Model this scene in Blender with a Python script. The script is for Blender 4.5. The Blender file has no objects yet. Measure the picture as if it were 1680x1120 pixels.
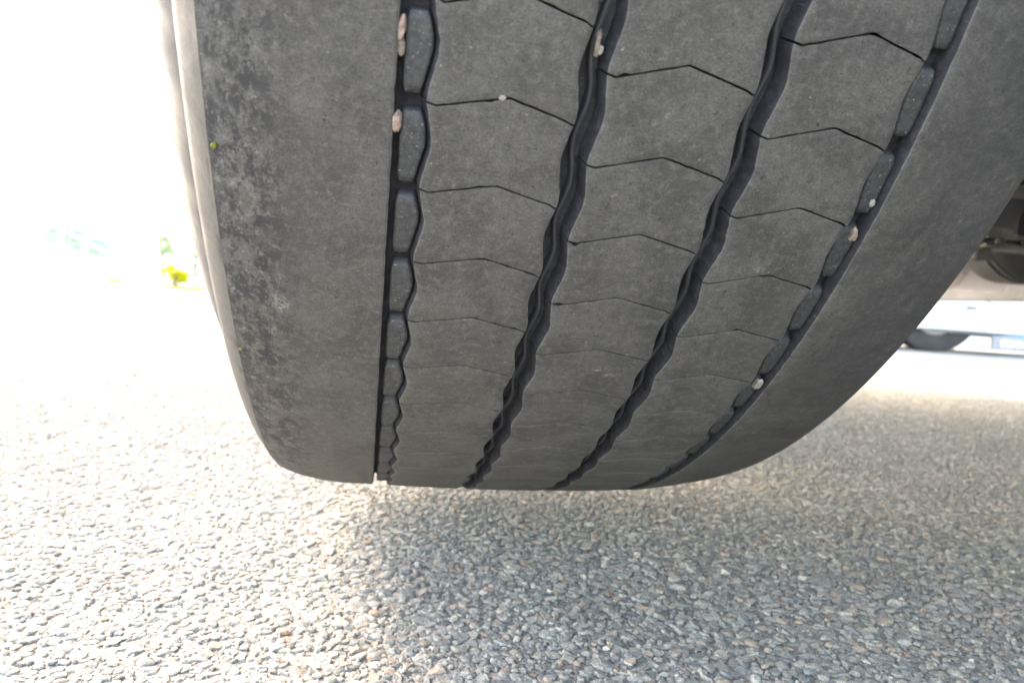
import bpy, bmesh, math, random
import numpy as np
from mathutils import Vector, Matrix, noise

random.seed(7)
rng = np.random.default_rng(11)
S = bpy.context.scene
COL = S.collection
PI = math.pi
LIFT = 0.055                            # the axle is lifted: the tyre hangs this far above the asphalt

# ------------------------------------------------------------------ camera
cam_d = bpy.data.cameras.new('camera')
cam = bpy.data.objects.new('camera', cam_d)
COL.objects.link(cam)
right = Vector((0.98284, -0.17111, 0.068898))
up = Vector((-0.058996, 0.062302, 0.996312))
fwd = Vector((0.174771, 0.983280, -0.051138))
M4 = Matrix((right, up, -fwd)).transposed().to_4x4()
M4.translation = Vector((-0.08281, -0.70470, 0.16714 + LIFT))
cam.matrix_world = M4
cam_d.sensor_fit = 'HORIZONTAL'
cam_d.sensor_width = 36.0
cam_d.lens = 36.0 * 1192.755 / 1680.0
cam_d.clip_start = 0.01
cam_d.clip_end = 3000
cam_d.dof.use_dof = True
cam_d.dof.focus_distance = 0.36
cam_d.dof.aperture_fstop = 11.0
S.camera = cam

# ------------------------------------------------------------------ sky, sun, exposure
SUN_AZ = Vector((-0.68, 0.733))          # plan direction towards the sun
SUN_EL = math.radians(38)
w = bpy.data.worlds.new('World')
S.world = w
w.use_nodes = True
nt = w.node_tree
bg = nt.nodes['Background']
sky = nt.nodes.new('ShaderNodeTexSky')
sky.sky_type = 'NISHITA'
sky.sun_disc = False
sky.sun_elevation = SUN_EL
sky.sun_rotation = math.atan2(SUN_AZ.x, SUN_AZ.y)
sky.air_density = 0.7
sky.dust_density = 0.8
sky.ozone_density = 1.0
nt.links.new(sky.outputs[0], bg.inputs[0])
bg.inputs[1].default_value = 0.15
sd = bpy.data.lights.new('sun', 'SUN')
sd.energy = 0.5
sd.angle = math.radians(26.0)
sd.color = (1.0, 0.98, 0.955)
so = bpy.data.objects.new('sun', sd)
COL.objects.link(so)
sdir = Vector((SUN_AZ.x * math.cos(SUN_EL), SUN_AZ.y * math.cos(SUN_EL), math.sin(SUN_EL)))
so.rotation_euler = sdir.to_track_quat('Z', 'Y').to_euler()
so.location = (3, 6, 8)
S.view_settings.view_transform = 'Standard'
S.view_settings.look = 'None'
S.view_settings.gamma = 1.0
S.view_settings.exposure = 3.95
S.view_settings.use_white_balance = True          # the phone's automatic white balance, set for open shade
S.view_settings.white_balance_temperature = 9300
S.view_settings.white_balance_tint = 14
S.view_settings.use_curve_mapping = False


# ------------------------------------------------------------------ helpers
def tag(o, label=None, cat=None, group=None, kind=None):
    if label: o['label'] = label
    if cat: o['category'] = cat
    if group: o['group'] = group
    if kind: o['kind'] = kind
    return o


def empty(name, loc, label, cat, group=None):
    o = bpy.data.objects.new(name, None)
    o.empty_display_size = 0.1
    o.location = loc
    COL.objects.link(o)
    return tag(o, label, cat, group)


def link(name, me, mat, parent=None, loc=None):
    o = bpy.data.objects.new(name, me)
    if mat is not None:
        if isinstance(mat, (list, tuple)):
            for m in mat: me.materials.append(m)
        else:
            me.materials.append(mat)
    if parent is not None: o.parent = parent
    if loc is not None: o.location = loc
    COL.objects.link(o)
    return o


def pyd(name, V, F, smooth=True):
    me = bpy.data.meshes.new(name)
    me.from_pydata([tuple(v) for v in V], [], [tuple(f) for f in F])
    if smooth:
        me.polygons.foreach_set('use_smooth', [True] * len(me.polygons))
    me.update()
    return me


class MB:
    """collects shapes in one bmesh"""
    def __init__(s): s.bm = bmesh.new()

    def box(s, a, b, bev=0.0, rot=None, at=(0, 0, 0)):
        c = [(p + q) / 2 for p, q in zip(a, b)]
        d = [abs(q - p) for p, q in zip(a, b)]
        t = bmesh.new()
        bmesh.ops.create_cube(t, size=1, matrix=Matrix.Diagonal((*d, 1)))
        if bev:
            bmesh.ops.bevel(t, geom=list(t.edges), offset=bev, segments=2, affect='EDGES', profile=0.5)
        m = Matrix.Translation(c)
        if rot is not None: m = Matrix.Translation(at) @ rot.to_4x4() @ m
        t.transform(m)
        s.add(t)
        return s

    def cyl(s, p, q, r, r2=None, n=24, bev=0.0):
        p, q = Vector(p), Vector(q)
        t = bmesh.new()
        L = (q - p).length
        bmesh.ops.create_cone(t, segments=n, cap_ends=True, radius1=r, radius2=r if r2 is None else r2, depth=L)
        if bev:
            es = [e for e in t.edges if len(e.link_faces) == 2 and abs(e.link_faces[0].normal.dot(e.link_faces[1].normal)) < 0.3]
            bmesh.ops.bevel(t, geom=es, offset=bev, segments=3, affect='EDGES', profile=0.5)
        t.transform(Matrix.Translation((p + q) / 2) @ (q - p).to_track_quat('Z', 'Y').to_matrix().to_4x4())
        s.add(t)
        return s

    def lathe(s, prof, axis_p, axis_d, n=48, closed=False):
        """prof: (along axis, radius)"""
        d = Vector(axis_d).normalized()
        q = d.to_track_quat('Z', 'Y').to_matrix()
        t = bmesh.new()
        rows = []
        for (h, r) in prof:
            rows.append([t.verts.new(Vector(axis_p) + q @ Vector((r * math.cos(a), r * math.sin(a), h))) for a in [2 * PI * k / n for k in range(n)]])
        m = len(rows)
        for i in range(m if closed else m - 1):
            A, B = rows[i], rows[(i + 1) % m]
            for k in range(n):
                t.faces.new((A[k], A[(k + 1) % n], B[(k + 1) % n], B[k]))
        bmesh.ops.recalc_face_normals(t, faces=list(t.faces))
        s.add(t)
        return s

    def add(s, t):
        me = bpy.data.meshes.new('tmp')
        t.to_mesh(me); t.free()
        s.bm.from_mesh(me)
        bpy.data.meshes.remove(me)

    def build(s, name, mat, parent=None, loc=None, smooth=False):
        me = bpy.data.meshes.new(name)
        s.bm.to_mesh(me); s.bm.free()
        if smooth:
            me.polygons.foreach_set('use_smooth', [True] * len(me.polygons))
            try: me.set_sharp_from_angle(angle=math.radians(40))
            except Exception: pass
        return link(name, me, mat, parent, loc)


class NT:
    """short node builder"""
    def __init__(s, name):
        s.m = bpy.data.materials.new(name)
        s.m.use_nodes = True
        s.t = s.m.node_tree
        s.b = s.t.nodes['Principled BSDF']

    def n(s, ty, **kw):
        o = s.t.nodes.new(ty)
        for k, v in kw.items():
            if k == 'i':
                for a, b in v.items():
                    if isinstance(b, bpy.types.NodeSocket): s.t.links.new(b, o.inputs[a])
                    else: o.inputs[a].default_value = b
            else: setattr(o, k, v)
        return o

    def math(s, op, a, b=None, c=None, clamp=False):
        i = {0: a}
        if b is not None: i[1] = b
        if c is not None: i[2] = c
        return s.n('ShaderNodeMath', operation=op, use_clamp=clamp, i=i).outputs[0]

    def noise(s, vec, scale, detail=3, rough=0.55, dist=0.0):
        i = {'Scale': scale, 'Detail': detail, 'Roughness': rough, 'Distortion': dist}
        if vec is not None: i['Vector'] = vec
        return s.n('ShaderNodeTexNoise', i=i).outputs[0]

    def ss(s, v, a, b, lo=0.0, hi=1.0):
        return s.n('ShaderNodeMapRange', interpolation_type='SMOOTHSTEP', i={0: v, 1: a, 2: b, 3: lo, 4: hi}).outputs[0]

    def mix(s, f, a, b):
        o = s.n('ShaderNodeMix', data_type='RGBA')
        for k, v in ((0, f), (6, a), (7, b)):
            if isinstance(v, bpy.types.NodeSocket): s.t.links.new(v, o.inputs[k])
            else:
                o.inputs[k].default_value = v if k == 0 else (*v[:3], 1)
        return o.outputs[2]

    def scl(s, vec, x, y, z):
        return s.n('ShaderNodeVectorMath', operation='MULTIPLY', i={0: vec, 1: (x, y, z)}).outputs[0]

    def set(s, **kw):
        for k, v in kw.items():
            k = k.replace('_', ' ')
            if isinstance(v, bpy.types.NodeSocket): s.t.links.new(v, s.b.inputs[k])
            else: s.b.inputs[k].default_value = v
        return s

    def bump(s, h, strength, dist):
        b = s.n('ShaderNodeBump', i={'Height': h, 'Strength': strength, 'Distance': dist})
        s.t.links.new(b.outputs[0], s.b.inputs['Normal'])
        return s


def plain(name, col, rough=0.6, metal=0.0, var=0.12, scale=6.0, bump=0.0, bscale=60):
    """painted / metal / concrete surfaces with a little wear"""
    k = NT(name)
    pos = k.n('ShaderNodeNewGeometry').outputs['Position']
    f = k.noise(pos, scale, 5)
    c = k.mix(k.ss(f, 0.3, 0.7), [x * (1 - var) for x in col], [min(1, x * (1 + var)) for x in col])
    k.set(Base_Color=c, Roughness=rough, Metallic=metal)
    if bump: k.bump(k.noise(pos, bscale, 4), bump, 0.01)
    return k.m


def leafmat(name, a, b, trans=0.4):
    k = NT(name)
    r = k.n('ShaderNodeNewGeometry').outputs['Random Per Island']
    c = k.mix(r, a, b)
    k.set(Base_Color=c, Roughness=0.55)
    tr = k.n('ShaderNodeBsdfTranslucent', i={0: c})
    mx = k.n('ShaderNodeMixShader', i={0: trans, 1: k.b.outputs[0], 2: tr.outputs[0]})
    out = k.t.nodes['Material Output']
    k.t.links.new(mx.outputs[0], out.inputs[0])
    return k.m


# ------------------------------------------------------------------ materials
MUD = ((0.0041, 0.3402, 0.0016, 0.0020), (0.0230, 0.4424, 0.0032, 0.0012), (0.0305, 0.4462, 0.0040, 0.0016), (-0.1279, 0.4146, 0.0052, 0.0075),
       (0.0161, 0.3060, 0.0012, 0.0014), (0.0120, 0.3100, 0.0013, 0.0012), (0.0788, 0.3703, 0.0034, 0.0022))


def rubber_tread():
    k = NT('tread_rubber')
    uv = k.n('ShaderNodeAttribute', attribute_name='tread_uv').outputs['Vector']
    sep = k.n('ShaderNodeSeparateXYZ', i={0: uv})
    x, s_, dep = sep.outputs
    big = k.noise(uv, 38, 6, 0.62, 0.4)
    mid = k.noise(uv, 260, 4, 0.65, 0.3)
    fine = k.noise(uv, 1050, 4, 0.8)
    fib = k.noise(k.scl(uv, 500, 1500, 1), 1.0, 4, 0.7, 1.2)
    dusty = k.mix(k.ss(big, 0.34, 0.66), (0.037, 0.037, 0.036), (0.064, 0.063, 0.060))
    dusty = k.mix(k.ss(mid, 0.44, 0.74, 0, 0.8), dusty, (0.086, 0.084, 0.079))
    dusty = k.mix(k.ss(mid, 0.44, 0.28), dusty, (0.036, 0.036, 0.036))
    g = k.math('MULTIPLY', k.ss(fine, 0.28, 0.72, 0.67, 1.50), k.ss(fib, 0.3, 0.7, 0.86, 1.14))
    dusty = k.n('ShaderNodeVectorMath', operation='SCALE', i={0: dusty, 'Scale': g}).outputs[0]
    # pale scuffs in loose groups and pits
    grp = k.ss(k.noise(uv, 55, 3, 0.5), 0.50, 0.68)
    sc = k.noise(k.scl(uv, 420, 1200, 1), 1.0, 3, 0.6, 0.9)
    dusty = k.mix(k.math('MULTIPLY', k.ss(sc, 0.60, 0.72, 0, 0.8), grp), dusty, (0.17, 0.165, 0.152))
    sc2 = k.noise(k.scl(uv, 700, 820, 1), 1.0, 1, 0.5, 0.5)
    dusty = k.mix(k.ss(sc2, 0.775, 0.80, 0, 0.8), dusty, (0.30, 0.285, 0.26))
    pit = k.noise(k.scl(uv, 700, 520, 1), 1.0, 1, 0.4, 1.0)
    pitm = k.ss(pit, 0.262, 0.235)
    dusty = k.mix(pitm, dusty, (0.02, 0.02, 0.02))
    hair = k.math('ABSOLUTE', k.math('SUBTRACT', k.noise(uv, 170, 2, 0.5, 1.5), 0.5))
    hm = k.math('MULTIPLY', k.ss(hair, 0.010, 0.004), k.ss(k.noise(uv, 120, 2, 0.5), 0.60, 0.66))
    dusty = k.mix(k.math('MULTIPLY', hm, 0.8), dusty, (0.022, 0.022, 0.022))
    # outer shoulder: wet-dark blotches and dried mud between them
    sh = k.ss(x, -0.112, -0.136)
    bl = k.noise(k.scl(uv, 105, 60, 60), 1.0, 8, 0.80, 0.15)
    blm = k.math('MULTIPLY', k.ss(bl, 0.46, 0.55), sh)
    dusty = k.mix(k.math('MULTIPLY', blm, 0.92), dusty, (0.014, 0.015, 0.019))
    b2 = k.noise(k.scl(uv, 230, 190, 60), 1.0, 8, 0.82, 0.2)
    b2m = k.math('MULTIPLY', k.ss(b2, 0.53, 0.63), sh)
    dusty = k.mix(k.math('MULTIPLY', b2m, 0.75), dusty, (0.150, 0.142, 0.128))
    # dusty bevel, and the sidewall, both darkened in colour against direct sun
    ed = k.math('MULTIPLY', k.ss(x, -0.1495, -0.1522), k.ss(mid, 0.25, 0.6, 0.55, 1.0))
    dusty = k.mix(ed, dusty, (0.032, 0.031, 0.029))
    dusty = k.mix(k.ss(x, -0.1655, -0.1670), dusty, (0.026, 0.027, 0.029))
    # dried mud marks and gouges with shapes of their own
    mud = k.noise(uv, 620, 4, 0.75)
    for mx, my, ra, rb in MUD:
        ang = k.n('ShaderNodeVectorMath', operation='SUBTRACT', i={0: uv, 1: (mx, my, 0)}).outputs[0]
        ln = k.n('ShaderNodeVectorMath', operation='LENGTH', i={0: k.scl(ang, 1 / ra, 1 / rb, 0)}).outputs['Value']
        mm = k.math('MULTIPLY', k.ss(ln, 1.15, 0.35), k.ss(mud, 0.45, 0.56, 0, 0.85))
        dusty = k.mix(mm, dusty, (0.175, 0.165, 0.148))
    # two dark splits in the bevelled edge
    for s0, s1 in ((0.3480, 0.3615), (0.3690, 0.3730), (0.4760, 0.4850)):
        sl = k.math('MULTIPLY', k.math('MULTIPLY', k.ss(s_, s0, s0 + 0.002), k.ss(s_, s1, s1 - 0.002)), k.math('MULTIPLY', k.ss(x, -0.1538, -0.1534), k.ss(x, -0.1518, -0.1524)))
        dusty = k.mix(sl, dusty, (0.012, 0.012, 0.013))
    # inner shoulder darkened: its shade is put into the colour
    inr = k.math('MULTIPLY', k.ss(x, 0.112, 0.160), k.ss(b2, 0.36, 0.66, 0.70, 0.15))
    dusty = k.mix(inr, dusty, (0.024, 0.025, 0.026))
    rim_ = k.math('MULTIPLY', k.ss(dep, 0.00016, 0.00036), k.ss(mid, 0.35, 0.6, 0.25, 0.9))
    dusty = k.mix(k.math('MULTIPLY', rim_, 0.75), dusty, (0.120, 0.117, 0.110))
    # pale drag marks near the inner edge
    drv = k.scl(k.n('ShaderNodeVectorRotate', rotation_type='Z_AXIS', i={'Vector': uv, 'Angle': 0.6}).outputs[0], 170, 1300, 1)
    drm = k.math('MULTIPLY', k.ss(k.noise(drv, 1.0, 3, 0.6, 0.4), 0.62, 0.72, 0, 0.7), k.math('MULTIPLY', k.ss(x, 0.135, 0.170), k.ss(big, 0.45, 0.62)))
    dusty = k.mix(drm, dusty, (0.20, 0.195, 0.185))
    # groove and sipe walls: no dust, blue-black rubber
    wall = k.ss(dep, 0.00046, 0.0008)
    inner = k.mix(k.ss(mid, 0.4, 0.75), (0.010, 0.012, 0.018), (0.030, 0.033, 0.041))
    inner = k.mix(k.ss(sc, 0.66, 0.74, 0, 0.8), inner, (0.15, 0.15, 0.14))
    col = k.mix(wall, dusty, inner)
    k.set(Base_Color=col, Roughness=k.ss(big, 0.2, 0.8, 0.62, 0.85))
    h = k.math('ADD', k.math('MULTIPLY', fine, 0.35), k.math('MULTIPLY', mid, 0.65))
    h = k.math('SUBTRACT', h, k.math('MULTIPLY', pitm, 0.8))
    k.bump(h, 0.55, 0.0006)
    return k.m


def rubber_lug():
    k = NT('lug_rubber')
    uv = k.n('ShaderNodeAttribute', attribute_name='tread_uv').outputs['Vector']
    dep = k.n('ShaderNodeSeparateXYZ', i={0: uv}).outputs[2]
    mid = k.noise(uv, 420, 5, 0.7)
    sc = k.noise(k.scl(uv, 800, 800, 1), 1.0, 2, 0.5, 0.5)
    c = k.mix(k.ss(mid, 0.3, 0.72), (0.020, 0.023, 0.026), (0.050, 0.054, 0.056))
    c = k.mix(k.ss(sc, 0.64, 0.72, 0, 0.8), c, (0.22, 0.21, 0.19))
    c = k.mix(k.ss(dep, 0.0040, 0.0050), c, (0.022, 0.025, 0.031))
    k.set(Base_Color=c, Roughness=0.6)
    k.bump(mid, 0.5, 0.0006)
    return k.m


def stone_mat():
    k = NT('chippings')
    r = k.n('ShaderNodeObjectInfo').outputs['Random']
    ramp = k.n('ShaderNodeValToRGB', i={0: r})
    cr = ramp.color_ramp
    cr.interpolation = 'CONSTANT'
    cols = [(0.00, (0.41, 0.40, 0.38)), (0.13, (0.29, 0.30, 0.295)), (0.27, (0.50, 0.48, 0.445)), (0.40, (0.35, 0.35, 0.33)),
            (0.52, (0.46, 0.40, 0.355)), (0.62, (0.25, 0.26, 0.26)), (0.72, (0.58, 0.56, 0.52)), (0.80, (0.39, 0.375, 0.345)),
            (0.88, (0.53, 0.42, 0.345)), (0.93, (0.31, 0.335, 0.345)), (0.972, (0.66, 0.63, 0.58)), (0.988, (0.50, 0.37, 0.28)), (0.994, (0.46, 0.28, 0.21))]
    while len(cr.elements) < len(cols): cr.elements.new(0.5)
    for e, (p, c) in zip(cr.elements, cols):
        e.position = p; e.color = (*c, 1)
    tc = k.n('ShaderNodeTexCoord').outputs['Object']
    pos = k.n('ShaderNodeNewGeometry').outputs['Position']
    f = k.noise(pos, 620, 5, 0.75)
    big = k.noise(pos, 9, 4, 0.6)
    g = k.ss(f, 0.3, 0.7, 0.62, 1.30)
    g = k.math('MULTIPLY', g, k.ss(big, 0.3, 0.7, 0.9, 1.1))
    c = k.n('ShaderNodeVectorMath', operation='SCALE', i={0: k.scl(ramp.outputs[0], 1.0, 1.0, 0.94), 'Scale': g}).outputs[0]
    # dust film
    c = k.mix(k.ss(k.noise(pos, 300, 3), 0.45, 0.7, 0.1, 0.45), c, (0.46, 0.425, 0.365))
    k.set(Base_Color=c, Roughness=0.9)
    k.b.inputs['Specular IOR Level'].default_value = 0.25
    k.bump(f, 0.9, 0.0022)
    return k.m


def asphalt_mat():
    k = NT('asphalt')
    pos = k.n('ShaderNodeNewGeometry').outputs['Position']
    v = k.n('ShaderNodeTexVoronoi', feature='F1', i={'Vector': pos, 'Scale': 125.0})
    v2 = k.n('ShaderNodeTexVoronoi', feature='F1', i={'Vector': pos, 'Scale': 420.0})
    sep = k.n('ShaderNodeSeparateColor', i={0: v.outputs['Color']})
    sep2 = k.n('ShaderNodeSeparateColor', i={0: v2.outputs['Color']})
    far = k.n('ShaderNodeVectorMath', operation='DISTANCE', i={0: pos, 1: (0.0, 0.0, 0.0)}).outputs['Value']
    c = k.mix(sep.outputs[0], (0.22, 0.215, 0.20), (0.38, 0.36, 0.325))  # sheet tones lowered to stand in for the chippings' self-shading
    c = k.mix(k.ss(sep.outputs[1], 0.85, 0.9), c, (0.45, 0.36, 0.30))
    c = k.mix(k.ss(v.outputs['Distance'], 0.45, 0.8, 0, 0.7), c, (0.25, 0.23, 0.20))
    grit = k.mix(sep2.outputs[0], (0.16, 0.15, 0.135), (0.44, 0.41, 0.35))
    c = k.mix(k.ss(far, 2.0, 2.6), grit, c)
    big = k.noise(pos, 1.3, 5)
    c = k.mix(k.ss(big, 0.35, 0.7, 0, 0.35), c, (0.31, 0.30, 0.27))
    k.set(Base_Color=c, Roughness=0.9)
    k.bump(k.math('SUBTRACT', 1.0, v2.outputs['Distance']), 0.8, 0.002)
    return k.m


RUB, LUG = rubber_tread(), rubber_lug()
STONE, ASPH = stone_mat(), asphalt_mat()
DARKSTEEL = plain('dirty_black_steel', (0.045, 0.047, 0.047), 0.6, 0.0, 0.3, 8, 0.3)
RUSTY = plain('brown_dusty_steel', (0.14, 0.125, 0.115), 0.75, 0.0, 0.3, 12, 0.4)
ALU = plain('dull_aluminium', (0.46, 0.43, 0.41), 0.5, 0.25, 0.1, 5)
WHITE = plain('white_paint', (0.78, 0.77, 0.745), 0.4, 0, 0.03, 3)
BLACKP = plain('black_plastic', (0.11, 0.11, 0.105), 0.6, 0, 0.2, 8)
TYREB = plain('plain_black_rubber', (0.03, 0.03, 0.032), 0.7, 0, 0.2, 8)
BLUE = plain('blue_paint', (0.05, 0.34, 0.62), 0.3, 0, 0.05, 3)
AMBER = plain('amber_plastic', (0.85, 0.30, 0.06), 0.3, 0, 0.05, 3)
GLASS = plain('pale_tinted_glass', (0.20, 0.36, 0.30), 0.15, 0, 0.1, 2)
DGLASS = plain('dark_tinted_glass', (0.05, 0.07, 0.08), 0.1, 0, 0.1, 2)
CONC = plain('pale_concrete', (0.62, 0.55, 0.50), 0.9, 0, 0.1, 10, 0.3)
CLAD = plain('pale_green_cladding', (0.40, 0.50, 0.28), 0.6, 0, 0.1, 3)
SILVER = plain('silver_bracket', (0.40, 0.36, 0.33), 0.5, 0.2, 0.2, 9)

# ------------------------------------------------------------------ setting: ground
gm = bmesh.new()
bmesh.ops.create_grid(gm, x_segments=60, y_segments=60, size=900)
me = bpy.data.meshes.new('asphalt_ground'); gm.to_mesh(me); gm.free()
ground = link('asphalt_ground', me, ASPH)
tag(ground, 'grey asphalt yard surface running to the horizon', kind='structure')

# ------------------------------------------------------------------ loose-faced chippings in the asphalt
def chippings():
    P, SC, RO = [], [], []
    cx, cy = -0.083, -0.705
    step = 0.0060
    ys = np.arange(-0.60, 2.4, step * 0.87)
    for j, y in enumerate(ys):
        dep = y - cy
        x0, x1 = cx - 0.22 - 0.85 * dep, cx + 0.24 + 1.15 * dep
        xs = np.arange(x0, x1, step) + (j % 2) * step * 0.5
        xs = xs + rng.uniform(-0.42, 0.42, len(xs)) * step
        yy = y + rng.uniform(-0.42, 0.42, len(xs)) * step
        r = np.clip(np.exp(rng.normal(0, 0.36, len(xs))), 0.45, 1.9) * 0.0038
        e = rng.uniform(0.75, 1.3, len(xs))
        zt = rng.normal(0.0, 0.0007, len(xs))          # level of the top above the sheet
        hz = r * rng.uniform(0.5, 0.85, len(xs))
        P.append(np.stack([xs, yy, zt + 0.0019 - hz], 1))
        SC.append(np.stack([r * e, r / e, hz], 1))
        RO.append(np.stack([rng.normal(0, 0.17, len(xs)), rng.normal(0, 0.17, len(xs)), rng.uniform(0, 2 * PI, len(xs))], 1))
        if dep < 1.25:                                     # grit between the chippings
            m = int(len(xs) * 0.9)
            xg, yg = rng.uniform(x0, x1, m), y + rng.uniform(-0.5, 0.5, m) * step
            rg = np.clip(np.exp(rng.normal(0, 0.35, m)), 0.5, 2.0) * 0.0014
            P.append(np.stack([xg, yg, rng.uniform(-0.0004, 0.0013, m) - rg * 0.3], 1))
            SC.append(np.stack([rg * rng.uniform(0.8, 1.3, m), rg, rg * 0.8], 1))
            RO.append(rng.uniform(-PI, PI, (m, 3)))
    P, SC, RO = map(np.concatenate, (P, SC, RO))
    me = bpy.data.meshes.new('asphalt_chippings')
    me.vertices.add(len(P))
    me.vertices.foreach_set('co', P.astype(np.float32).ravel())
    for n, A in (('chip_scale', SC), ('chip_rot', RO)):
        a = me.attributes.new(n, 'FLOAT_VECTOR', 'POINT')
        a.data.foreach_set('vector', A.astype(np.float32).ravel())
    me.update()
    o = link('asphalt_chippings', me, STONE)
    tag(o, 'grey and pinkish stone chippings set close together in the asphalt', kind='stuff')
    g = bpy.data.node_groups.new('chippings', 'GeometryNodeTree')
    g.interface.new_socket('Geometry', in_out='INPUT', socket_type='NodeSocketGeometry')
    g.interface.new_socket('Geometry', in_out='OUTPUT', socket_type='NodeSocketGeometry')
    N = g.nodes.new
    gi, go = N('NodeGroupInput'), N('NodeGroupOutput')
    join = N('GeometryNodeJoinGeometry')
    for v in range(9):
        ico = N('GeometryNodeMeshIcoSphere')
        ico.inputs['Radius'].default_value = 1.0
        ico.inputs['Subdivisions'].default_value = 2 if v % 3 else 3
        sp = N('GeometryNodeSetPosition')
        pos = N('GeometryNodeInputPosition')
        nz = N('ShaderNodeTexNoise')
        nz.noise_dimensions = '4D'
        nz.inputs['W'].default_value = 3.7 * v + 1
        nz.inputs['Scale'].default_value = 0.85
        nz.inputs['Detail'].default_value = 1.5
        sub = N('ShaderNodeVectorMath'); sub.operation = 'SUBTRACT'; sub.inputs[1].default_value = (0.5, 0.5, 0.5)
        mul = N('ShaderNodeVectorMath'); mul.operation = 'MULTIPLY'; mul.inputs[1].default_value = (2.1, 2.1, 1.2)
        add = N('ShaderNodeVectorMath'); add.operation = 'ADD'
        mn = N('ShaderNodeVectorMath'); mn.operation = 'MINIMUM'; mn.inputs[1].default_value = (0.85 + 0.05 * (v % 3), 0.9, 0.50 + 0.08 * (v % 4))
        mxn = N('ShaderNodeVectorMath'); mxn.operation = 'MAXIMUM'; mxn.inputs[1].default_value = (-0.9, -0.8 - 0.05 * (v % 4), -1.0)
        L = g.links.new
        L(pos.outputs[0], nz.inputs['Vector'])
        L(nz.outputs['Color'], sub.inputs[0]); L(sub.outputs[0], mul.inputs[0])
        L(pos.outputs[0], add.inputs[0]); L(mul.outputs[0], add.inputs[1])
        L(add.outputs[0], mn.inputs[0]); L(mn.outputs[0], mxn.inputs[0])
        L(ico.outputs[0], sp.inputs['Geometry']); L(mxn.outputs[0], sp.inputs['Position'])
        ss = N('GeometryNodeSetShadeSmooth'); ss.inputs['Shade Smooth'].default_value = (v % 4 == 3)
        L(sp.outputs[0], ss.inputs[0])
        sm = N('GeometryNodeSetMaterial'); sm.inputs['Material'].default_value = STONE
        L(ss.outputs[0], sm.inputs[0])
        gti = N('GeometryNodeGeometryToInstance')
        L(sm.outputs[0], gti.inputs[0]); L(gti.outputs[0], join.inputs[0])
    iop = N('GeometryNodeInstanceOnPoints')
    iop.inputs['Pick Instance'].default_value = True
    ri = N('FunctionNodeRandomValue'); ri.data_type = 'INT'
    ri.inputs[4].default_value = 0; ri.inputs[5].default_value = 8
    a1 = N('GeometryNodeInputNamedAttribute'); a1.data_type = 'FLOAT_VECTOR'; a1.inputs[0].default_value = 'chip_scale'
    a2 = N('GeometryNodeInputNamedAttribute'); a2.data_type = 'FLOAT_VECTOR'; a2.inputs[0].default_value = 'chip_rot'
    L(gi.outputs[0], iop.inputs['Points']); L(join.outputs[0], iop.inputs['Instance'])
    L(ri.outputs[2], iop.inputs['Instance Index'])
    L(a2.outputs[0], iop.inputs['Rotation']); L(a1.outputs[0], iop.inputs['Scale'])
    L(iop.outputs[0], go.inputs[0])
    md = o.modifiers.new('chippings', 'NODES'); md.node_group = g
chippings()

# ------------------------------------------------------------------ the truck and its tyre
truck = empty('parked_truck', (0, 0, 0), 'parked truck whose big worn tyre with four zigzag grooves fills the view', 'truck')
R, CR, XC = 0.53, 0.2221, 0.0193
DEL = 2 * PI / 96                      # one tread pitch: 96 round the tyre
NP = 96
LP = [(-0.125, 0.5250), (-0.1385, 0.5222), (-0.1475, 0.5190), (-0.1514, 0.5172), (-0.1545, 0.5135), (-0.1600, 0.5060), (-0.1635, 0.4990), (-0.1660, 0.4880), (-0.1690, 0.4720)]
RP = [(0.150, 0.5243), (0.172, 0.5206), (0.1850, 0.5174), (0.1895, 0.5158), (0.1915, 0.5135), (0.1945, 0.500), (0.198, 0.472)]


def rad(x):
    if x < -0.108:
        pts = [(-0.108, 0.5272)] + LP
        for (a, ra), (b, rb) in zip(pts[:-1], pts[1:]):
            if x >= b: return ra + (rb - ra) * (a - x) / (a - b)
    if x > 0.13:
        pts = [(0.13, R - CR * (0.13 - XC) ** 2)] + RP
        for (a, ra), (b, rb) in zip(pts[:-1], pts[1:]):
            if x <= b: return ra + (rb - ra) * (x - a) / (b - a)
    base = R - CR * (x - XC) ** 2
    if x < -0.07:
        t = (-0.07 - x) / 0.038
        base += t * t * (0.5272 - (R - CR * (-0.108 - XC) ** 2))
    return base


def tp(x, th, dep):
    r = rad(x) - dep
    z = -r * math.sin(th)
    return (x, -r * math.cos(th), z)


def store_uv(me, U):
    a = me.attributes.new('tread_uv', 'FLOAT_VECTOR', 'POINT')
    a.data.foreach_set('vector', np.array(U, np.float32).ravel())


def tri(u):
    u = u - math.floor(u)
    return 4 * abs(u - 0.5) - 1        # +1 at u = 0, -1 at u = 0.5


def wv(u):
    t = tri(u)
    return max(-1, min(1, 1.35 * t)) * 0.9 + 0.1 * t


def nz(a, b, c=0.0):
    return noise.noise(Vector((a, b, c)))


# ribs 2..4: edges x(theta) and sipe phases
TH = {2: (0.5916, 0.5789, 0.5914), 3: (0.5577, 0.5425, 0.5556), 4: (0.5220, 0.5069, 0.5191)}
XS = {2: (-0.0709, -0.0432, -0.0190), 3: (-0.0085, 0.0194, 0.0463), 4: (0.0568, 0.0840, 0.1089)}
AMP = {2: (0.0014, 0.0013), 3: (0.0012, 0.0011), 4: (0.0012, 0.0012)}
FIT = 0.06556                          # pitch found from the photograph


def edge_x(rib, side, th):
    t0 = TH[rib][0 if side < 0 else 2]
    u = (th - t0 + 0.006) / DEL
    a = AMP[rib][0 if side < 0 else 1]
    j = 0.00022 * nz(th * 330, rib * 7.3 + side) + 0.00012 * nz(th * 900, rib * 3.1 + side, 5)
    return XS[rib][0 if side < 0 else 2] + side * a * wv(u) + j


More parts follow.
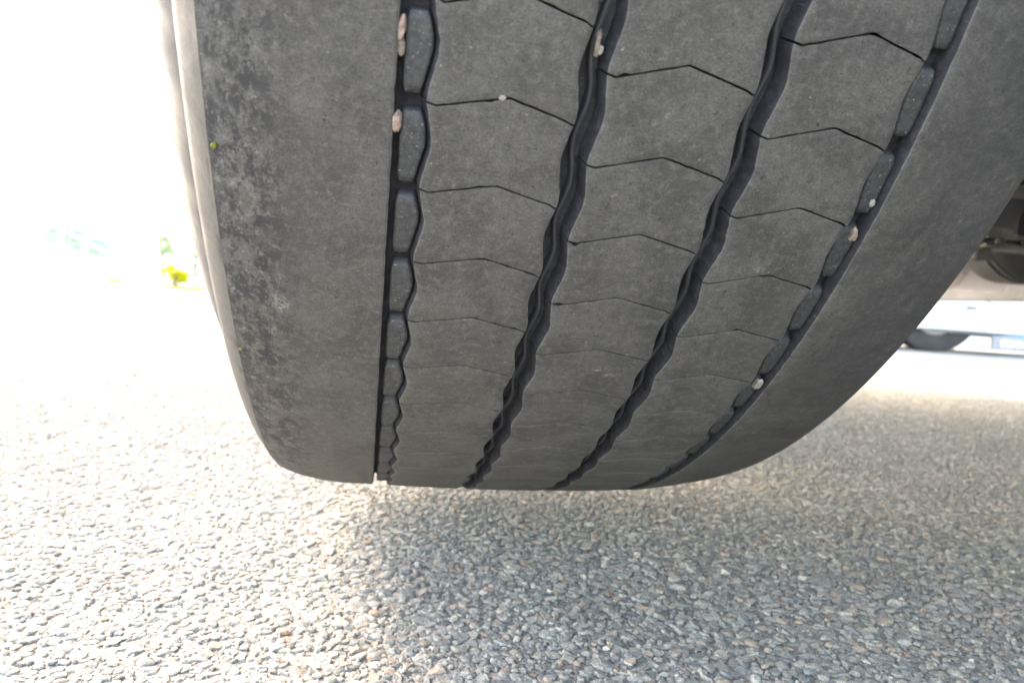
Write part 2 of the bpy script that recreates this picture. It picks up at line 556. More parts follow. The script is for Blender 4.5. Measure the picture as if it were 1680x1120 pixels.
def make_block(rib, n, fine, name='tread_block'):
    xs0, xa, xs1 = XS[rib]
    tl, ta, tr = TH[rib]
    nc = 22 if fine else 6
    nr = 16 if fine else 4
    half = 0.00042 / R
    dep_b, dep_s = 0.0092, 0.0070
    fa = (xa - xs0) / (xs1 - xs0)
    cols = [('b', 0.0), ('e', 0.0)] + [('t', k / nc) for k in range(nc + 1)] + [('e', 1.0), ('b', 1.0)]
    rows = [('b', 0.0), ('e', 0.0)] + [('t', k / nr) for k in range(nr + 1)] + [('e', 1.0), ('b', 1.0)]
    V, U = [], []

    def sipe(f, m):
        # theta of the zigzag sipe m of this rib at fraction f across it
        if f < fa: t = tl + (ta - tl) * f / fa
        else: t = ta + (tr - ta) * (f - fa) / (1 - fa)
        hk = max(0.0, 1 - f / 0.035)
        t -= 0.0026 * hk * hk                        # little hook at the left end
        if f > 0.97: t += 0.0010 * (f - 0.97) / 0.03
        t += m * DEL
        t += 0.00022 * nz(f * 26, m * 5.7, rib) + 0.0002 * nz(f * 70, m * 3.1, rib + 4)
        return t
    chip = random.random()
    for (ck, f) in cols:
        for (rk, g) in rows:
            t0, t1 = sipe(f, n), sipe(f, n + 1)
            w = half * (1 + 0.5 * nz(f * 9, n * 2.2, rib) + 7.0 * max(0.0, nz(f * 13, n * 4.3, rib + 9) - 0.42))
            t0 += w; t1 -= w
            ins = 0.0004 / R
            d = 0.0
            a, b = t0, t1
            if rk == 't': th = (t0 + ins) + (t1 - t0 - 2 * ins) * g
            elif rk == 'e': th = t0 if g == 0 else t1; d = 0.00010
            else: th = t0 if g == 0 else t1; d = dep_s
            xl, xr = edge_x(rib, -1, th), edge_x(rib, 1, th)
            if ck == 't':
                x = (xl + 0.0007) + (xr - xl - 0.0014) * f
                if f == 0 or f == 1: d = max(d, 0.00005)
            elif ck == 'e':
                x = xl if f == 0 else xr
                d = max(d, 0.00042)
            else:
                x = xl - 0.0024 if f == 0 else xr + 0.0010
                d = dep_b
            if rk == 't' and ck == 't' and fine:
                d += 0.00012 * nz(x * 120, th * 60, rib)
            V.append(tp(x, th, d)); U.append((x, th * R, d))
    m = len(rows)
    F = []
    for i in range(len(cols) - 1):
        for j in range(m - 1):
            F.append((i * m + j, i * m + j + 1, (i + 1) * m + j + 1, (i + 1) * m + j))
    me = pyd(name, V, F)
    me.set_sharp_from_angle(angle=math.radians(42))
    store_uv(me, U)
    return me


def ring(name, secs, nseg, mat, parent, loc=None):
    """secs(th) -> list of (x, depth) across; revolved all round the axle"""
    V, U, F = [], [], []
    m = None
    for k in range(nseg):
        th = 2 * PI * k / nseg
        sec = secs(th)
        m = len(sec)
        for (x, d) in sec:
            V.append(tp(x, th, d)); U.append((x, th * R, d))
    for k in range(nseg):
        k2 = (k + 1) % nseg
        for i in range(m - 1):
            F.append((k * m + i, k2 * m + i, k2 * m + i + 1, k * m + i + 1))
    me = pyd(name, V, F)
    store_uv(me, U)
    return link(name, me, mat, parent, loc)


def carcass(th):
    # side walls and the groove floors
    pr = []
    for x, r in ((-0.128, 0.290), (-0.150, 0.296), (-0.172, 0.320), (-0.188, 0.360), (-0.194, 0.400), (-0.189, 0.438), (-0.178, 0.462), (-0.1668, 0.478)):
        pr.append((x, r))
    for x in (-0.150, -0.12, -0.0845, -0.06, -0.03, 0.0, 0.03, 0.06, 0.09, 0.1215, 0.150, 0.180):
        pr.append((x, rad(x) - 0.0088 - (0.02 if abs(x - 0.015) > 0.13 else 0)))
    for x, r in ((0.194, 0.480), (0.206, 0.462), (0.214, 0.438), (0.220, 0.400), (0.214, 0.360), (0.196, 0.320), (0.174, 0.296), (0.152, 0.290)):
        pr.append((x, r))
    return [(x, rad(max(-0.169, min(0.198, x))) - r) for x, r in pr]


def tp_free(x, th, r):
    return (x, -r * math.cos(th), -r * math.sin(th))


def build_carcass():
    V, U, F = [], [], []
    ns = 256
    base = carcass(0)
    m = len(base)
    for k in range(ns):
        th = 2 * PI * k / ns
        for (x, d) in base:
            r = rad(max(-0.169, min(0.198, x))) - d
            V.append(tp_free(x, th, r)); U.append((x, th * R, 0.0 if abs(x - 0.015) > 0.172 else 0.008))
    for k in range(ns):
        k2 = (k + 1) % ns
        for i in range(m - 1):
            F.append((k * m + i, k2 * m + i, k2 * m + i + 1, k * m + i + 1))
    me = pyd('tyre', V, F)
    store_uv(me, U)
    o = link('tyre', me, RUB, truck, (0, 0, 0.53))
    o['label'] = 'worn dusty black tyre with five ribs and four zigzag grooves'
    return o


tyre = build_carcass()


def left_shoulder(th):
    s = []
    xe = -0.0838 + 0.00020 * nz(th * 260, 1.7)
    u = (th - 0.578) / DEL
    u -= math.floor(u)
    xe -= 0.0006 * max(0.0, 1 - u / 0.12)               # small notch once per pitch
    s.append((xe + 0.0006, 0.0095)); s.append((xe, 0.0006)); s.append((xe - 0.0008, 0.00005))
    for k in range(1, 15):
        x = -0.0846 - (0.125 - 0.0846) * k / 14
        s.append((x, 0.00012 * nz(x * 130, th * 50)))
    for k in range(1, 9):
        x = -0.125 - (0.1475 - 0.125) * k / 8
        s.append((x, 0.00022 * nz(x * 150, th * 55)))
    for (x, r) in LP[3:]:
        s.append((x, 0.00025 * nz(x * 200, th * 45, 3)))
    return s[::-1]


def right_shoulder(th):
    s = []
    xe = 0.1212 + 0.00022 * nz(th * 240, 8.7)
    s.append((xe - 0.0016, 0.0095)); s.append((xe, 0.0005)); s.append((xe + 0.0006, 0.00005))
    for k in range(1, 13):
        x = 0.1222 + (0.150 - 0.1222) * k / 12
        s.append((x, 0.00012 * nz(x * 130, th * 50)))
    for k in range(1, 10):
        x = 0.150 + (0.1850 - 0.150) * k / 9
        s.append((x, 0.00015 * nz(x * 130, th * 50)))
    for (x, r) in RP[3:]:
        s.append((x, 0.0))
    return s


o = ring('shoulder_rib', left_shoulder, 960, RUB, tyre)
o.data.set_sharp_from_angle(angle=math.radians(24))
o['label'] = 'outer shoulder rib with dark blotches and a dusty bevelled edge'
o = ring('shoulder_rib', right_shoulder, 800, RUB, tyre)
o['label'] = 'inner shoulder rib with scuffed edge and shade painted into its colour'

for rib in (2, 3, 4):
    for n in range(NP):
        # pitch index n counts from the photographed first sipe; front side is fine
        th = TH[rib][1] + (n + 0.5) * DEL
        a = (th + PI) % (2 * PI) - PI
        fine = -0.1 < a < 1.5
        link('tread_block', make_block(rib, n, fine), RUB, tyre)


def make_lug(x0f, x1f, tA, tB, top):
    """flat hexagonal stone-ejector pad on a groove floor, bounded by x0f/x1f(theta)"""
    V, U, F = [], [], []
    nt, nx = 9, 6
    for i in range(-1, nt + 2):
        for j in range(-1, nx + 2):
            t = min(max(i, 0), nt) / nt
            f = min(max(j, 0), nx) / nx
            out = i < 0 or i > nt or j < 0 or j > nx
            # rounded ends
            th = tA + (tB - tA) * t
            xa, xb = x0f(th), x1f(th)
            pin = 0.0007 * (max(0, 1 - t / 0.10) ** 2 + max(0, (t - 0.90) / 0.10) ** 2)
            xa += pin; xb -= pin
            x = xa + (xb - xa) * f
            d = top + 0.0003 * nz(x * 400, th * 210, 1) + (0.0010 * max(0, 1 - t / 0.22))
            if out:
                d = 0.0094
                if i < 0: th -= 0.0016
                if i > nt: th += 0.0010
                if j < 0: x -= 0.0006
                if j > nx: x += 0.0008
            V.append(tp(x, th, d)); U.append((x, th * R, d))
    m = nx + 3
    for i in range(nt + 2):
        for j in range(m - 1):
            F.append((i * m + j, i * m + j + 1, (i + 1) * m + j + 1, (i + 1) * m + j))
    F = [f[::-1] for f in F]
    me = pyd('groove_lug', V, F)
    store_uv(me, U)
    return me


for n in range(NP):
    tA = TH[2][0] + n * DEL + 0.0074 + random.uniform(-0.0006, 0.0006)
    tB = tA + 0.0515 + random.uniform(-0.0012, 0.0012)
    me = make_lug(lambda th: -0.0838 + 0.0028, lambda th: edge_x(2, -1, th) - 0.0022, tA, tB, 0.0030)
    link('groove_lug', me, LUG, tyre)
for n in range(NP):
    tA = TH[4][2] + n * DEL + 0.0067 + random.uniform(-0.0006, 0.0006)
    tB = tA + 0.0500 + random.uniform(-0.0012, 0.0012)
    me = make_lug(lambda th: edge_x(4, 1, th) + 0.0030, lambda th: 0.1212 - 0.0021, tA, tB, 0.0033)
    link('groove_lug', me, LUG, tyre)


def ridge(c, a, ph):
    def f(th):
        x = c + a * math.sin(2 * PI * (th - ph) / DEL) + 0.0002 * nz(th * 300, c * 90)
        top = 0.0048 + 0.0004 * nz(th * 120, c * 50, 2)
        return [(x - 0.0012, 0.0094), (x - 0.0008, top + 0.0002), (x + 0.0006, top), (x + 0.0011, 0.0094)]
    return f


ring('groove_ridge', ridge(-0.0145, 0.0013, 0.557), 1152, LUG, tyre)
ring('groove_ridge', ridge(0.0508, 0.0013, 0.523), 1152, LUG, tyre)

# wheel rim, hub, axle and the underside above it
m = MB()
m.lathe([(-0.150, 0.292), (-0.155, 0.300), (-0.140, 0.284), (-0.060, 0.272), (0.100, 0.272), (0.150, 0.286), (0.160, 0.300), (0.155, 0.292), (0.10, 0.262), (-0.02, 0.255), (-0.05, 0.20), (-0.045, 0.09), (-0.05, 0.0)],
        (0, 0, 0.53), (1, 0, 0))
rim = m.build('wheel_rim', ALU, truck, smooth=True)
m = MB(); m.cyl((-0.14, 0, 0.53), (0.0, 0, 0.53), 0.085, 0.11, bev=0.01)
m.build('hub', DARKSTEEL, rim)
for k in range(10):
    a = 2 * PI * k / 10
    y, z = 0.145 * math.cos(a), 0.53 + 0.145 * math.sin(a)
    MB().cyl((-0.085, y, z), (-0.04, y, z), 0.016, n=6).build('wheel_nut', ALU, rim)
MB().cyl((0.02, 0, 0.53), (2.2, 0, 0.53), 0.075, bev=0.01).build('axle', DARKSTEEL, truck, smooth=True)
MB().cyl((0.10, 0, 0.53), (0.30, 0, 0.53), 0.21, bev=0.012).build('brake_drum', RUSTY, truck, smooth=True)
for x in (0.62, 1.46):
    m = MB()
    m.box((x - 0.04, -0.85, 0.86), (x + 0.04, 2.1, 0.875)).box((x - 0.04, -0.85, 1.105), (x + 0.04, 2.1, 1.12)).box((x - 0.006, -0.85, 0.875), (x + 0.006, 2.1, 1.105))
    m.build('chassis_rail', DARKSTEEL, truck)
for y in (-0.6, 0.5, 1.2, 2.0):
    MB().box((0.63, y - 0.04, 0.90), (1.45, y + 0.04, 1.08), 0.006).build('cross_member', DARKSTEEL, truck)
body = MB().box((-0.18, -1.60, 1.13), (2.36, 2.40, 2.45), 0.03).build('cargo_body', WHITE, truck)  # out of view; its extents are set by the shade it throws
m = MB()
m.lathe([(-0.15, 0.29), (-0.17, 0.40), (-0.15, 0.50), (-0.12, 0.527), (0.0, 0.53), (0.12, 0.527), (0.15, 0.50), (0.17, 0.40), (0.15, 0.29)], (2.18, 0, 0.53), (1, 0, 0), 64)
m.build('opposite_tyre', TYREB, truck, smooth=True)  # unseen far tyre, added to dim the ground on the right
MB().box((2.30, -1.60, 0.31), (2.335, 2.24, 1.127), 0.006).build('side_shade_panel', DARKSTEEL, truck)  # added out of view to cut the light from the right
MB().box((-0.135, 0.64, 0.44), (-0.10, 2.39, 1.127), 0.006).build('side_shade_panel', DARKSTEEL, truck)  # added out of sight behind the tyre to shade the far ground
MB().box((0.50, -1.58, 0.16), (2.29, -1.50, 1.127), 0.01).build('rear_shade_panel', DARKSTEEL, truck)  # unseen panel, added to block light from the rear right
# hanging gear seen at the right edge of the picture
ax = Vector((0.175, 0.983, 0))
c0 = Vector((1.43, 0.79, 0.424))
m = MB()
m.lathe([(-0.050, 0.0), (-0.052, 0.050), (-0.044, 0.056), (-0.040, 0.074), (-0.047, 0.079), (-0.047, 0.084), (-0.038, 0.088), (-0.02, 0.108), (-0.008, 0.118), (0.004, 0.119), (0.006, 0.123), (0.018, 0.123), (0.020, 0.119), (0.12, 0.119), (0.14, 0.105), (0.15, 0.06), (0.152, 0.0)], c0, ax, 48)
tank = m.build('air_tank', TYREB, truck, smooth=True)
m = MB(); m.lathe([(0.03, 0.1195), (0.03, 0.124), (0.07, 0.124), (0.07, 0.1195)], c0, ax, 48)
m.build('tank_strap', DARKSTEEL, tank, smooth=True)
m = MB()
m.box((1.075, 0.555, 0.342), (2.1, 0.600, 0.352), 0.003).box((1.075, 0.555, 0.362), (2.1, 0.600, 0.372), 0.003).box((1.075, 0.585, 0.352), (2.1, 0.592, 0.362))
beam = m.build('cross_beam', RUSTY, truck)
m = MB(); m.box((1.02, 0.560, 0.366), (1.14, 0.596, 0.386), 0.006).box((1.06, 0.564, 0.318), (1.10, 0.592, 0.341), 0.005)
m.build('beam_bracket', RUSTY, beam)
for bx in (1.10, 1.16, 1.24, 1.34):
    MB().cyl((bx, 0.545, 0.357), (bx, 0.556, 0.357), 0.008, n=6).build('bolt', DARKSTEEL, beam)
MB().cyl((1.05, 0.64, 0.47), (2.1, 0.55, 0.50), 0.014, n=12).build('air_hose', RUSTY, truck, smooth=True)
MB().cyl((1.0, 0.70, 0.535), (2.1, 0.62, 0.545), 0.022, n=12).build('air_hose', RUSTY, truck, smooth=True)
m = MB()
m.box((1.05, 1.13, 0.445), (2.05, 1.17, 0.86), 0.004)
m.build('splash_plate', DARKSTEEL, truck)
# silver silencer drum with clamp bands
sx = Vector((0.985, -0.171, 0))
sc0 = Vector((1.97, 1.68, 0.46))
m = MB()
m.lathe([(-0.02, 0.0), (-0.02, 0.108), (0.0, 0.125), (0.165, 0.125), (0.18, 0.110), (0.18, 0.0)], sc0, sx, 40)
sil = m.build('silencer', ALU, truck, smooth=True)
for h in (-0.028, -0.075):
    MB().lathe([(h - 0.010, 0.118), (h - 0.010, 0.134), (h + 0.010, 0.134), (h + 0.010, 0.118)], sc0, sx, 40).build('clamp_band', SILVER, sil, smooth=True)
m = MB()
m.lathe([(-0.34, 0.0), (-0.34, 0.15), (-0.30, 0.195), (-0.15, 0.195), (-0.06, 0.128), (-0.02, 0.120), (-0.02, 0.0)], sc0 + Vector((0, 0, -0.012)), sx, 40)
m.build('silencer_cone', SILVER, sil, smooth=True)

for o in truck.children:
    o.location.z += LIFT

# ------------------------------------------------------------------ things caught in the tread
def pebble(x, th, dep, size, col, label, seed, name='pebble', cat='pebble', group=None):
    """size = (across, along the tyre, thickness) half axes in metres"""
    bm = bmesh.new()
    bmesh.ops.create_icosphere(bm, subdivisions=3, radius=1.0)
    for v in bm.verts:
        p = v.co.copy()
        cell = noise.cell_vector(p * 1.35 + Vector((seed * 5.1, 2, 7)))
        n1 = noise.noise(p * 0.9 + Vector((seed * 3.3, 0, 1)))
        n2 = noise.noise(p * 2.3 + Vector((seed * 1.7, 4, 1)))
        v.co = p * (1 + 0.45 * n1 + 0.22 * n2) + cell * 0.16
        v.co.x = max(-0.85, min(0.85, v.co.x)); v.co.z = min(0.8, v.co.z)
        v.co = Vector((v.co.x * size[0], v.co.y * size[1], v.co.z * size[2]))
    ey = Vector((0, math.sin(th), -math.cos(th)))             # along the tyre, downwards
    ez = Vector((0, -math.cos(th), -math.sin(th)))            # outwards
    ex = Vector((1, 0, 0))
    rot = Matrix((ex, ey, ez)).transposed().to_4x4()
    if rot.determinant() < 0: rot = rot @ Matrix.Diagonal((-1, 1, 1, 1))
    bm.transform(rot)
    bmesh.ops.recalc_face_normals(bm, faces=list(bm.faces))
    me = bpy.data.meshes.new(name); bm.to_mesh(me); bm.free()
    p = tp(x, th, dep)
    o = link(name, me, col, None, (p[0], p[1], p[2] + 0.53 + LIFT))
    tag(o, label, cat, group)
    return o


PINK = plain('pink_granite', (0.29, 0.215, 0.185), 0.7, 0, 0.25, 500, 0.4, 900)
TAN = plain('tan_grit', (0.19, 0.16, 0.13), 0.8, 0, 0.3, 600, 0.4, 900)
PALE = plain('pale_quartz', (0.27, 0.255, 0.235), 0.7, 0, 0.25, 600, 0.4, 900)
GP = 'pebbles wedged in the tyre tread'
pebble(-0.0826, 0.5430, 0.0030, (0.0017, 0.0040, 0.0028), PINK, 'pinkish brown pebble wedged highest in the leftmost groove', 1, group=GP)
pebble(-0.0826, 0.5560, 0.0034, (0.0016, 0.0028, 0.0026), TAN, 'grey tan grit lump touching the pinkish brown pebble above it', 2, group=GP)
pebble(-0.0824, 0.6050, 0.0014, (0.0019, 0.0042, 0.0026), PINK, 'flat pale pink pebble wedged alone at the left side of a groove pad', 3, group=GP)
pebble(-0.0457, 0.5790, 0.0006, (0.0016, 0.0010, 0.0014), PALE, 'tiny cream pebble stuck in a thin zigzag slit between tread blocks', 4, group=GP)
pebble(0.1180, 0.6310, 0.0034, (0.0014, 0.0018, 0.0016), PALE, 'small white pebble in the rightmost groove above the pinkish one', 5, group=GP)
pebble(0.1172, 0.6605, 0.0034, (0.0018, 0.0036, 0.0018), PINK, 'pinkish white wedge shaped pebble in the rightmost groove', 6, group=GP)
pebble(0.1165, 0.8540, 0.0030, (0.0022, 0.0040, 0.0022), PALE, 'bright white triangular pebble lowest in the rightmost groove', 7, group=GP)
pebble(-0.0146, 0.5370, 0.0040, (0.0011, 0.0045, 0.0012), TAN, 'thin brown grit strip lodged in the second groove from the left', 8, group=GP)
pebble(-0.0132, 0.5420, 0.0042, (0.0012, 0.0016, 0.0012), PALE, 'pale crumb at the end of the brown grit strip in the second groove', 9, group=GP)


def leaf_bit(x, th, L, W, mat, label):
    V = []
    for i in range(9):
        t = i / 8
        wd = W * math.sin(PI * (0.06 + 0.9 * t)) ** 0.8
        for s in (-1, 0, 1):
            V.append((s * wd, (t - 0.5) * L, 0.0003 + 0.0005 * abs(s) + 0.0006 * math.sin(PI * t)))
    F = []
    for i in range(8):
        for j in range(2):
            F.append((i * 3 + j, i * 3 + j + 1, i * 3 + j + 4, i * 3 + j + 3))
    me = pyd('leaf_fragment', V, F)
    ey = Vector((0, math.sin(th), -math.cos(th))); ez = Vector((0, -math.cos(th), -math.sin(th))); ex = -ey.cross(ez) if False else ey.cross(ez)
    me.transform(Matrix((ex, ey, ez)).transposed().to_4x4() @ Matrix.Rotation(-0.5, 4, 'Z'))
    p = tp(x, th, -0.0003)
    o = link('leaf_fragment', me, mat, None, (p[0], p[1], p[2] + 0.53 + LIFT))
    sol = o.modifiers.new('thick', 'SOLIDIFY'); sol.thickness = 0.0003
    return tag(o, label, 'leaf fragment', 'green leaf fragments stuck on the tyre shoulder')


LIME = leafmat('lime_leaf', (0.17, 0.20, 0.012), (0.20, 0.23, 0.02), 0.2)
leaf_bit(-0.1490, 0.6440, 0.0026, 0.0009, LIME, 'lime green leaf fragment stuck high on the outer tyre shoulder')
leaf_bit(-0.1500, 0.8600, 0.0020, 0.0007, LIME, 'tiny yellow green leaf fragment low on the outer tyre shoulder edge')

# ------------------------------------------------------------------ white van, blue car: far right
BGS = (0.16714 + LIFT) / 0.16714


def BG(x, y, z=0.0):
    return (-0.0828 + BGS * (x + 0.0828), -0.7047 + BGS * (y + 0.7047), z)


EX = Vector((0.985, -0.171, 0)); EY = Vector((0.171, 0.985, 0))
def frame_rot(): return Matrix((EX, EY, Vector((0, 0, 1)))).transposed()


def local(o, name, label, cat, loc):
    return empty(name, loc, label, cat)


def place(t, loc):
    t.location = loc
    t.rotation_euler = frame_rot().to_euler()


def wheel(parent, x, y, r, wd, mat_r=ALU):
    m = MB(); m.lathe([(-wd / 2, r * 0.62), (-wd / 2, r * 0.93), (-wd / 2 + 0.02, r), (wd / 2 - 0.02, r), (wd / 2, r * 0.93), (wd / 2, r * 0.62)], (x, y, r), (0, 1, 0), 40, closed=True)
    o = m.build('wheel', TYREB, parent, smooth=True)
    m = MB(); m.lathe([(-wd / 2 + 0.012, r * 0.61), (-wd / 2 + 0.03, r * 0.5), (-wd / 2 + 0.02, 0.06), (-wd / 2 + 0.01, 0.0)], (x, y, r), (0, 1, 0), 32)
    m.build('rim', mat_r, o, smooth=True)
    return o


def side_shell(name, prof, y0, y1, mat, parent, bev=0.03):
    """closed profile in (x, z) extruded from y0 to y1"""
    bm = bmesh.new()
    A = [bm.verts.new((x, y0, z)) for x, z in prof]
    B = [bm.verts.new((x, y1, z)) for x, z in prof]
    n = len(prof)
    bm.faces.new(A); bm.faces.new(B[::-1])
    for i in range(n): bm.faces.new((A[i], B[i], B[(i + 1) % n], A[(i + 1) % n]))
    bmesh.ops.recalc_face_normals(bm, faces=list(bm.faces))
    if bev: bmesh.ops.bevel(bm, geom=list(bm.edges), offset=bev, segments=2, affect='EDGES', profile=0.6)
    m = MB(); m.add(bm)
    return m.build(name, mat, parent, smooth=True)


van = empty('white_lorry', BG(4.80, 5.02), 'white lorry standing beyond the parked truck, grey mudflap with white lettering', 'lorry')
van.scale = (BGS,) * 3
van.rotation_euler = frame_rot().to_euler()
# local x to the right along its side, local y away from the viewer; wheel contact at the origin
side_shell('body', [(-3.6, 0.20), (-3.65, 1.9), (-3.4, 2.05), (-0.2, 2.05), (0.30, 1.75), (0.62, 1.15), (0.86, 1.02), (0.88, 0.20)], 0.0, 1.85, WHITE, van, 0.05)
for x in (-2.7, 0.0):
    wheel(van, x, 0.17, 0.40, 0.22)
MB().box((0.44, -0.050, 0.055), (0.86, -0.012, 0.185), 0.008).build('mudflap', plain('grey_flap', (0.22, 0.22, 0.225), 0.6), van)
MB().box((-2.2, -0.018, 0.10), (-0.50, 0.03, 0.198), 0.01).build('sill_panel', BLACKP, van)
MB().box((-0.18, -0.030, 0.183), (0.43, 0.0, 0.215), 0.006).build('trim_strip', BLACKP, van)
MB().box((0.40, -0.012, 0.23), (0.408, 0.002, 1.55)).build('door_seam', BLACKP, van)
MB().box((0.20, -0.035, 0.40), (0.29, 0.0, 0.43), 0.008).build('door_handle', BLACKP, van)
MB().box((-0.85, -0.010, 1.25), (0.05, 0.01, 1.85), 0.02).build('side_window', DGLASS, van)
# lettering on the panel
cu = bpy.data.curves.new('lettering', 'FONT')
cu.body = 'SCANIA'
cu.size = 0.082
cu.align_x = 'CENTER'; cu.align_y = 'CENTER'
cu.extrude = 0.002
cu.offset = 0.0015
tmp = bpy.data.objects.new('lettering_tmp', cu)
COL.objects.link(tmp)
bpy.context.view_layer.update()
dg = bpy.context.evaluated_depsgraph_get()
tme = bpy.data.meshes.new_from_object(tmp.evaluated_get(dg))
bpy.data.objects.remove(tmp)
xs = [v.co.x for v in tme.vertices]
sxf = 0.31 / (max(xs) - min(xs))
tme.transform(Matrix.Translation((0.665, -0.053, 0.115)) @ Matrix.Rotation(PI / 2, 4, 'X') @ Matrix.Diagonal((sxf, 1, 1, 1)))
tme.name = 'lettering'
tme.materials.clear()
link('lettering', tme, WHITE, van)

car = empty('blue_car', BG(5.86, 5.26), 'blue car cut by the right edge of the picture, amber lamp at its front corner', 'car')
car.scale = (BGS,) * 3
car.rotation_euler = frame_rot().to_euler()
side_shell('body', [(-0.16, 0.16), (-0.20, 0.44), (-0.10, 0.56), (1.05, 0.80), (3.9, 0.85), (4.0, 0.35), (3.9, 0.17)], 0.0, 1.6, BLUE, car, 0.05)
side_shell('cabin', [(0.75, 0.74), (1.50, 1.30), (2.9, 1.34), (3.6, 0.82)], 0.10, 1.5, DGLASS, car, 0.04)
MB().box((-0.21, -0.02, 0.30), (-0.02, 0.10, 0.40), 0.012).build('headlight', WHITE, car)
MB().box((-0.225, -0.03, 0.12), (-0.13, 0.05, 0.165), 0.012).build('indicator_lamp', AMBER, car)
MB().box((-0.19, -0.03, 0.055), (3.9, 0.05, 0.115), 0.012).build('lower_bumper', WHITE, car)
for x in (0.75, 3.2): wheel(car, x, 0.09, 0.31, 0.19)

# ------------------------------------------------------------------ scenery far left
def leaves(n, fn, sz, mb=None):
    V, F = [], []
    for i in range(n):
        p = fn()
        d = Vector((random.gauss(0, 1), random.gauss(0, 1), random.gauss(0, 1))).normalized()
        e = d.orthogonal().normalized()
        e.rotate(Matrix.Rotation(random.random() * 6.28, 3, d))
        L = sz * random.uniform(0.6, 1.3)
        k = len(V)
        V += [p - d * L, p + e * L * 0.4, p + d * L, p - e * L * 0.4]
        F.append((k, k + 1, k + 2, k + 3))
    return V, F


def blobfn(c, r):
    lobes = [(Vector(c) + Vector((random.uniform(-.5, .5) * r[0], random.uniform(-.5, .5) * r[1], random.uniform(-.35, .45) * r[2])), random.uniform(.35, .6)) for _ in range(9)]

    def f():
        q, s = random.choice(lobes)
        v = Vector((random.gauss(0, 1), random.gauss(0, 1), random.gauss(0, 1))).normalized() * random.uniform(0.55, 1.0) ** 0.5
        p = q + Vector((v.x * r[0] * s, v.y * r[1] * s, v.z * r[2] * s))
        p.z = max(p.z, 0.02)
        return p
    return f


YEL = leafmat('sunlit_yellow_grass', (0.46, 0.46, 0.014), (0.56, 0.54, 0.03), 0.55)  # leaf colour raised towards clipping to stand in for strong sunlight
PGR = leafmat('glare_pale_leaves', (0.40, 0.47, 0.24), (0.50, 0.56, 0.32), 0.45)  # leaf colour lightened in place of washing-out glare
WOOD = plain('bark', (0.16, 0.13, 0.10), 0.9, 0, 0.3, 20, 0.4)


def shrub(name, loc, r, n, sz, mat, label, cat, group=None, stem=True):
    t = empty(name, BG(*loc), label, cat, group)
    t.scale = (BGS,) * 3
    V, F = leaves(n, blobfn((0, 0, r[2] * 0.95), r), sz)
    link('crown', pyd('crown', V, F, False), mat, t)
    m = MB()
    for k in range(4):
        a = k * 1.6 + random.random()
        m.cyl((0.02 * math.cos(a), 0.02 * math.sin(a), 0), (r[0] * .4 * math.cos(a), r[1] * .4 * math.sin(a), r[2] * 1.1), 0.02 + 0.03 * r[2], 0.008, 8)
    m.build('stem', WOOD, t)
    return t


shrub('yellow_bush', (-4.32, 15.2, 0), (0.32, 0.30, 0.30), 420, 0.055, YEL, 'bright yellow green bush on the grass strip left of the tyre', 'bush')
V, F = [], []
for i in range(5200):
    x = random.uniform(-4.75, 5.5); y = 14.3 + random.random() ** 1.3 * 2.6 + max(0, (-4.2 - x)) * 0.5
    x, y, _ = BG(x, y)
    h = random.uniform(0.04, 0.13); a = random.random() * 6.28
    k = len(V)
    dx, dy = 0.012 * math.cos(a), 0.012 * math.sin(a)
    V += [(x - dx, y - dy, 0), (x + dx, y + dy, 0), (x + random.uniform(-.04, .04), y + random.uniform(-.04, .04), h)]
    F.append((k, k + 1, k + 2))
tag(link('grass_strip', pyd('grass_strip', V, F, False), YEL), 'low yellow green grass along the far edge of the asphalt', kind='stuff')
V, F = leaves(500, blobfn((0, 0, 0.05), (0.30, 0.2, 0.10)), 0.05)
tag(link('grass_tuft', pyd('grass_tuft', V, F, False), YEL, None, BG(-7.74, 21.6)), 'small flat tuft of yellow green grass alone on the pale asphalt', 'grass tuft')
m = MB(); m.box((-0.5, -0.15, -0.02), (0.7, 0.15, 0.26), 0.04)
tag(m.build('concrete_block', CONC, None, BG(-3.45, 15.6)), 'pinkish concrete block lying beside the yellow bush', 'concrete block')

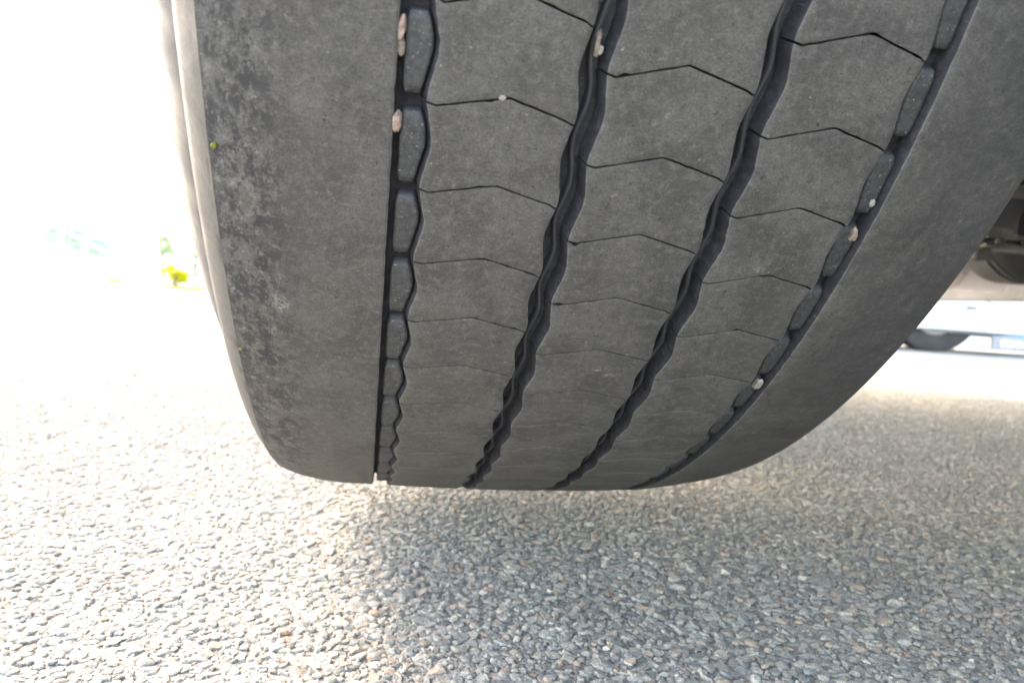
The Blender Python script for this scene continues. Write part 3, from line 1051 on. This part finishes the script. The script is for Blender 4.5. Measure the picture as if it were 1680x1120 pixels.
# pale glazed building with an outside stair
bld = empty('pale_building', BG(-10.6, 27.2), 'pale building with green tinted glass and a slanted white stair', 'building')
bld.scale = (BGS,) * 3
MB().box((-2.6, 0.3, 0), (2.2, 5.0, 3.6), 0.05).build('wall', WHITE, bld)
MB().box((-2.8, 0.1, 3.6), (2.4, 5.2, 3.75), 0.03).build('roof', WHITE, bld)
for x0, x1, z0, z1 in ((-1.45, -1.02, 1.15, 1.95), (-0.95, -0.55, 1.15, 1.85), (-0.48, -0.05, 1.0, 1.72), (0.05, 0.75, 0.85, 1.45), (1.45, 1.72, 1.55, 2.6)):
    f = MB().box((x0 - 0.05, 0.22, z0 - 0.05), (x1 + 0.05, 0.297, z1 + 0.05), 0.01).build('window', WHITE, bld)
    MB().box((x0, 0.19, z0), (x1, 0.217, z1), 0.005).build('pane', GLASS, f)
st = MB()
rotm = Matrix.Rotation(math.radians(24), 3, 'Y')
st.box((-1.5, -0.5, -0.05), (1.5, -0.42, 0.05), 0.01, rotm, (0.1, 0, 1.35))
stair = st.build('stair_rail', WHITE, bld)
for k in range(8):
    MB().box((-1.2 + k * 0.33, -0.45, 1.62 - k * 0.147), (-0.9 + k * 0.33, 0.15, 1.66 - k * 0.147)).build('stair_tread', CLAD, bld)
for k, (x, z) in enumerate(((-0.55, 2.6), (0.15, 2.5))):
    MB().cyl((x, -0.4, 0), (x, -0.4, z), 0.035).build('post', WHITE, bld)

# white board fence with pale shrubs behind it
fen = empty('board_fence', BG(-7.2, 26.0), 'white fence of upright boards behind the grass strip', 'fence')
fen.scale = (BGS,) * 3
for k in range(9):
    MB().box((-1.1 + k * 0.36, -0.03, 0), (-0.9 + k * 0.36, 0.0, 1.05), 0.008).build('board', WHITE, fen)
for z in (0.25, 0.85):
    MB().box((-1.2, 0.005, z), (2.1, 0.045, z + 0.09), 0.006).build('rail', WHITE, fen)
for k, (x, y, h, lb) in enumerate(((-7.9, 27.4, 1.0, 'pale green shrub behind the left end of the white board fence'), (-6.95, 27.7, 0.95, 'pale green shrub behind the middle of the white board fence'), (-5.9, 27.4, 1.0, 'pale green shrub nearest the tyre behind the board fence'))):
    shrub('pale_shrub', (x, y, 0), (0.42, 0.4, h), 1100, 0.07, PGR, lb, 'shrub', 'pale shrubs behind the fence')

for o in list(S.objects):
    if o.type == 'MESH' and o.name.startswith('tmp'): bpy.data.objects.remove(o)
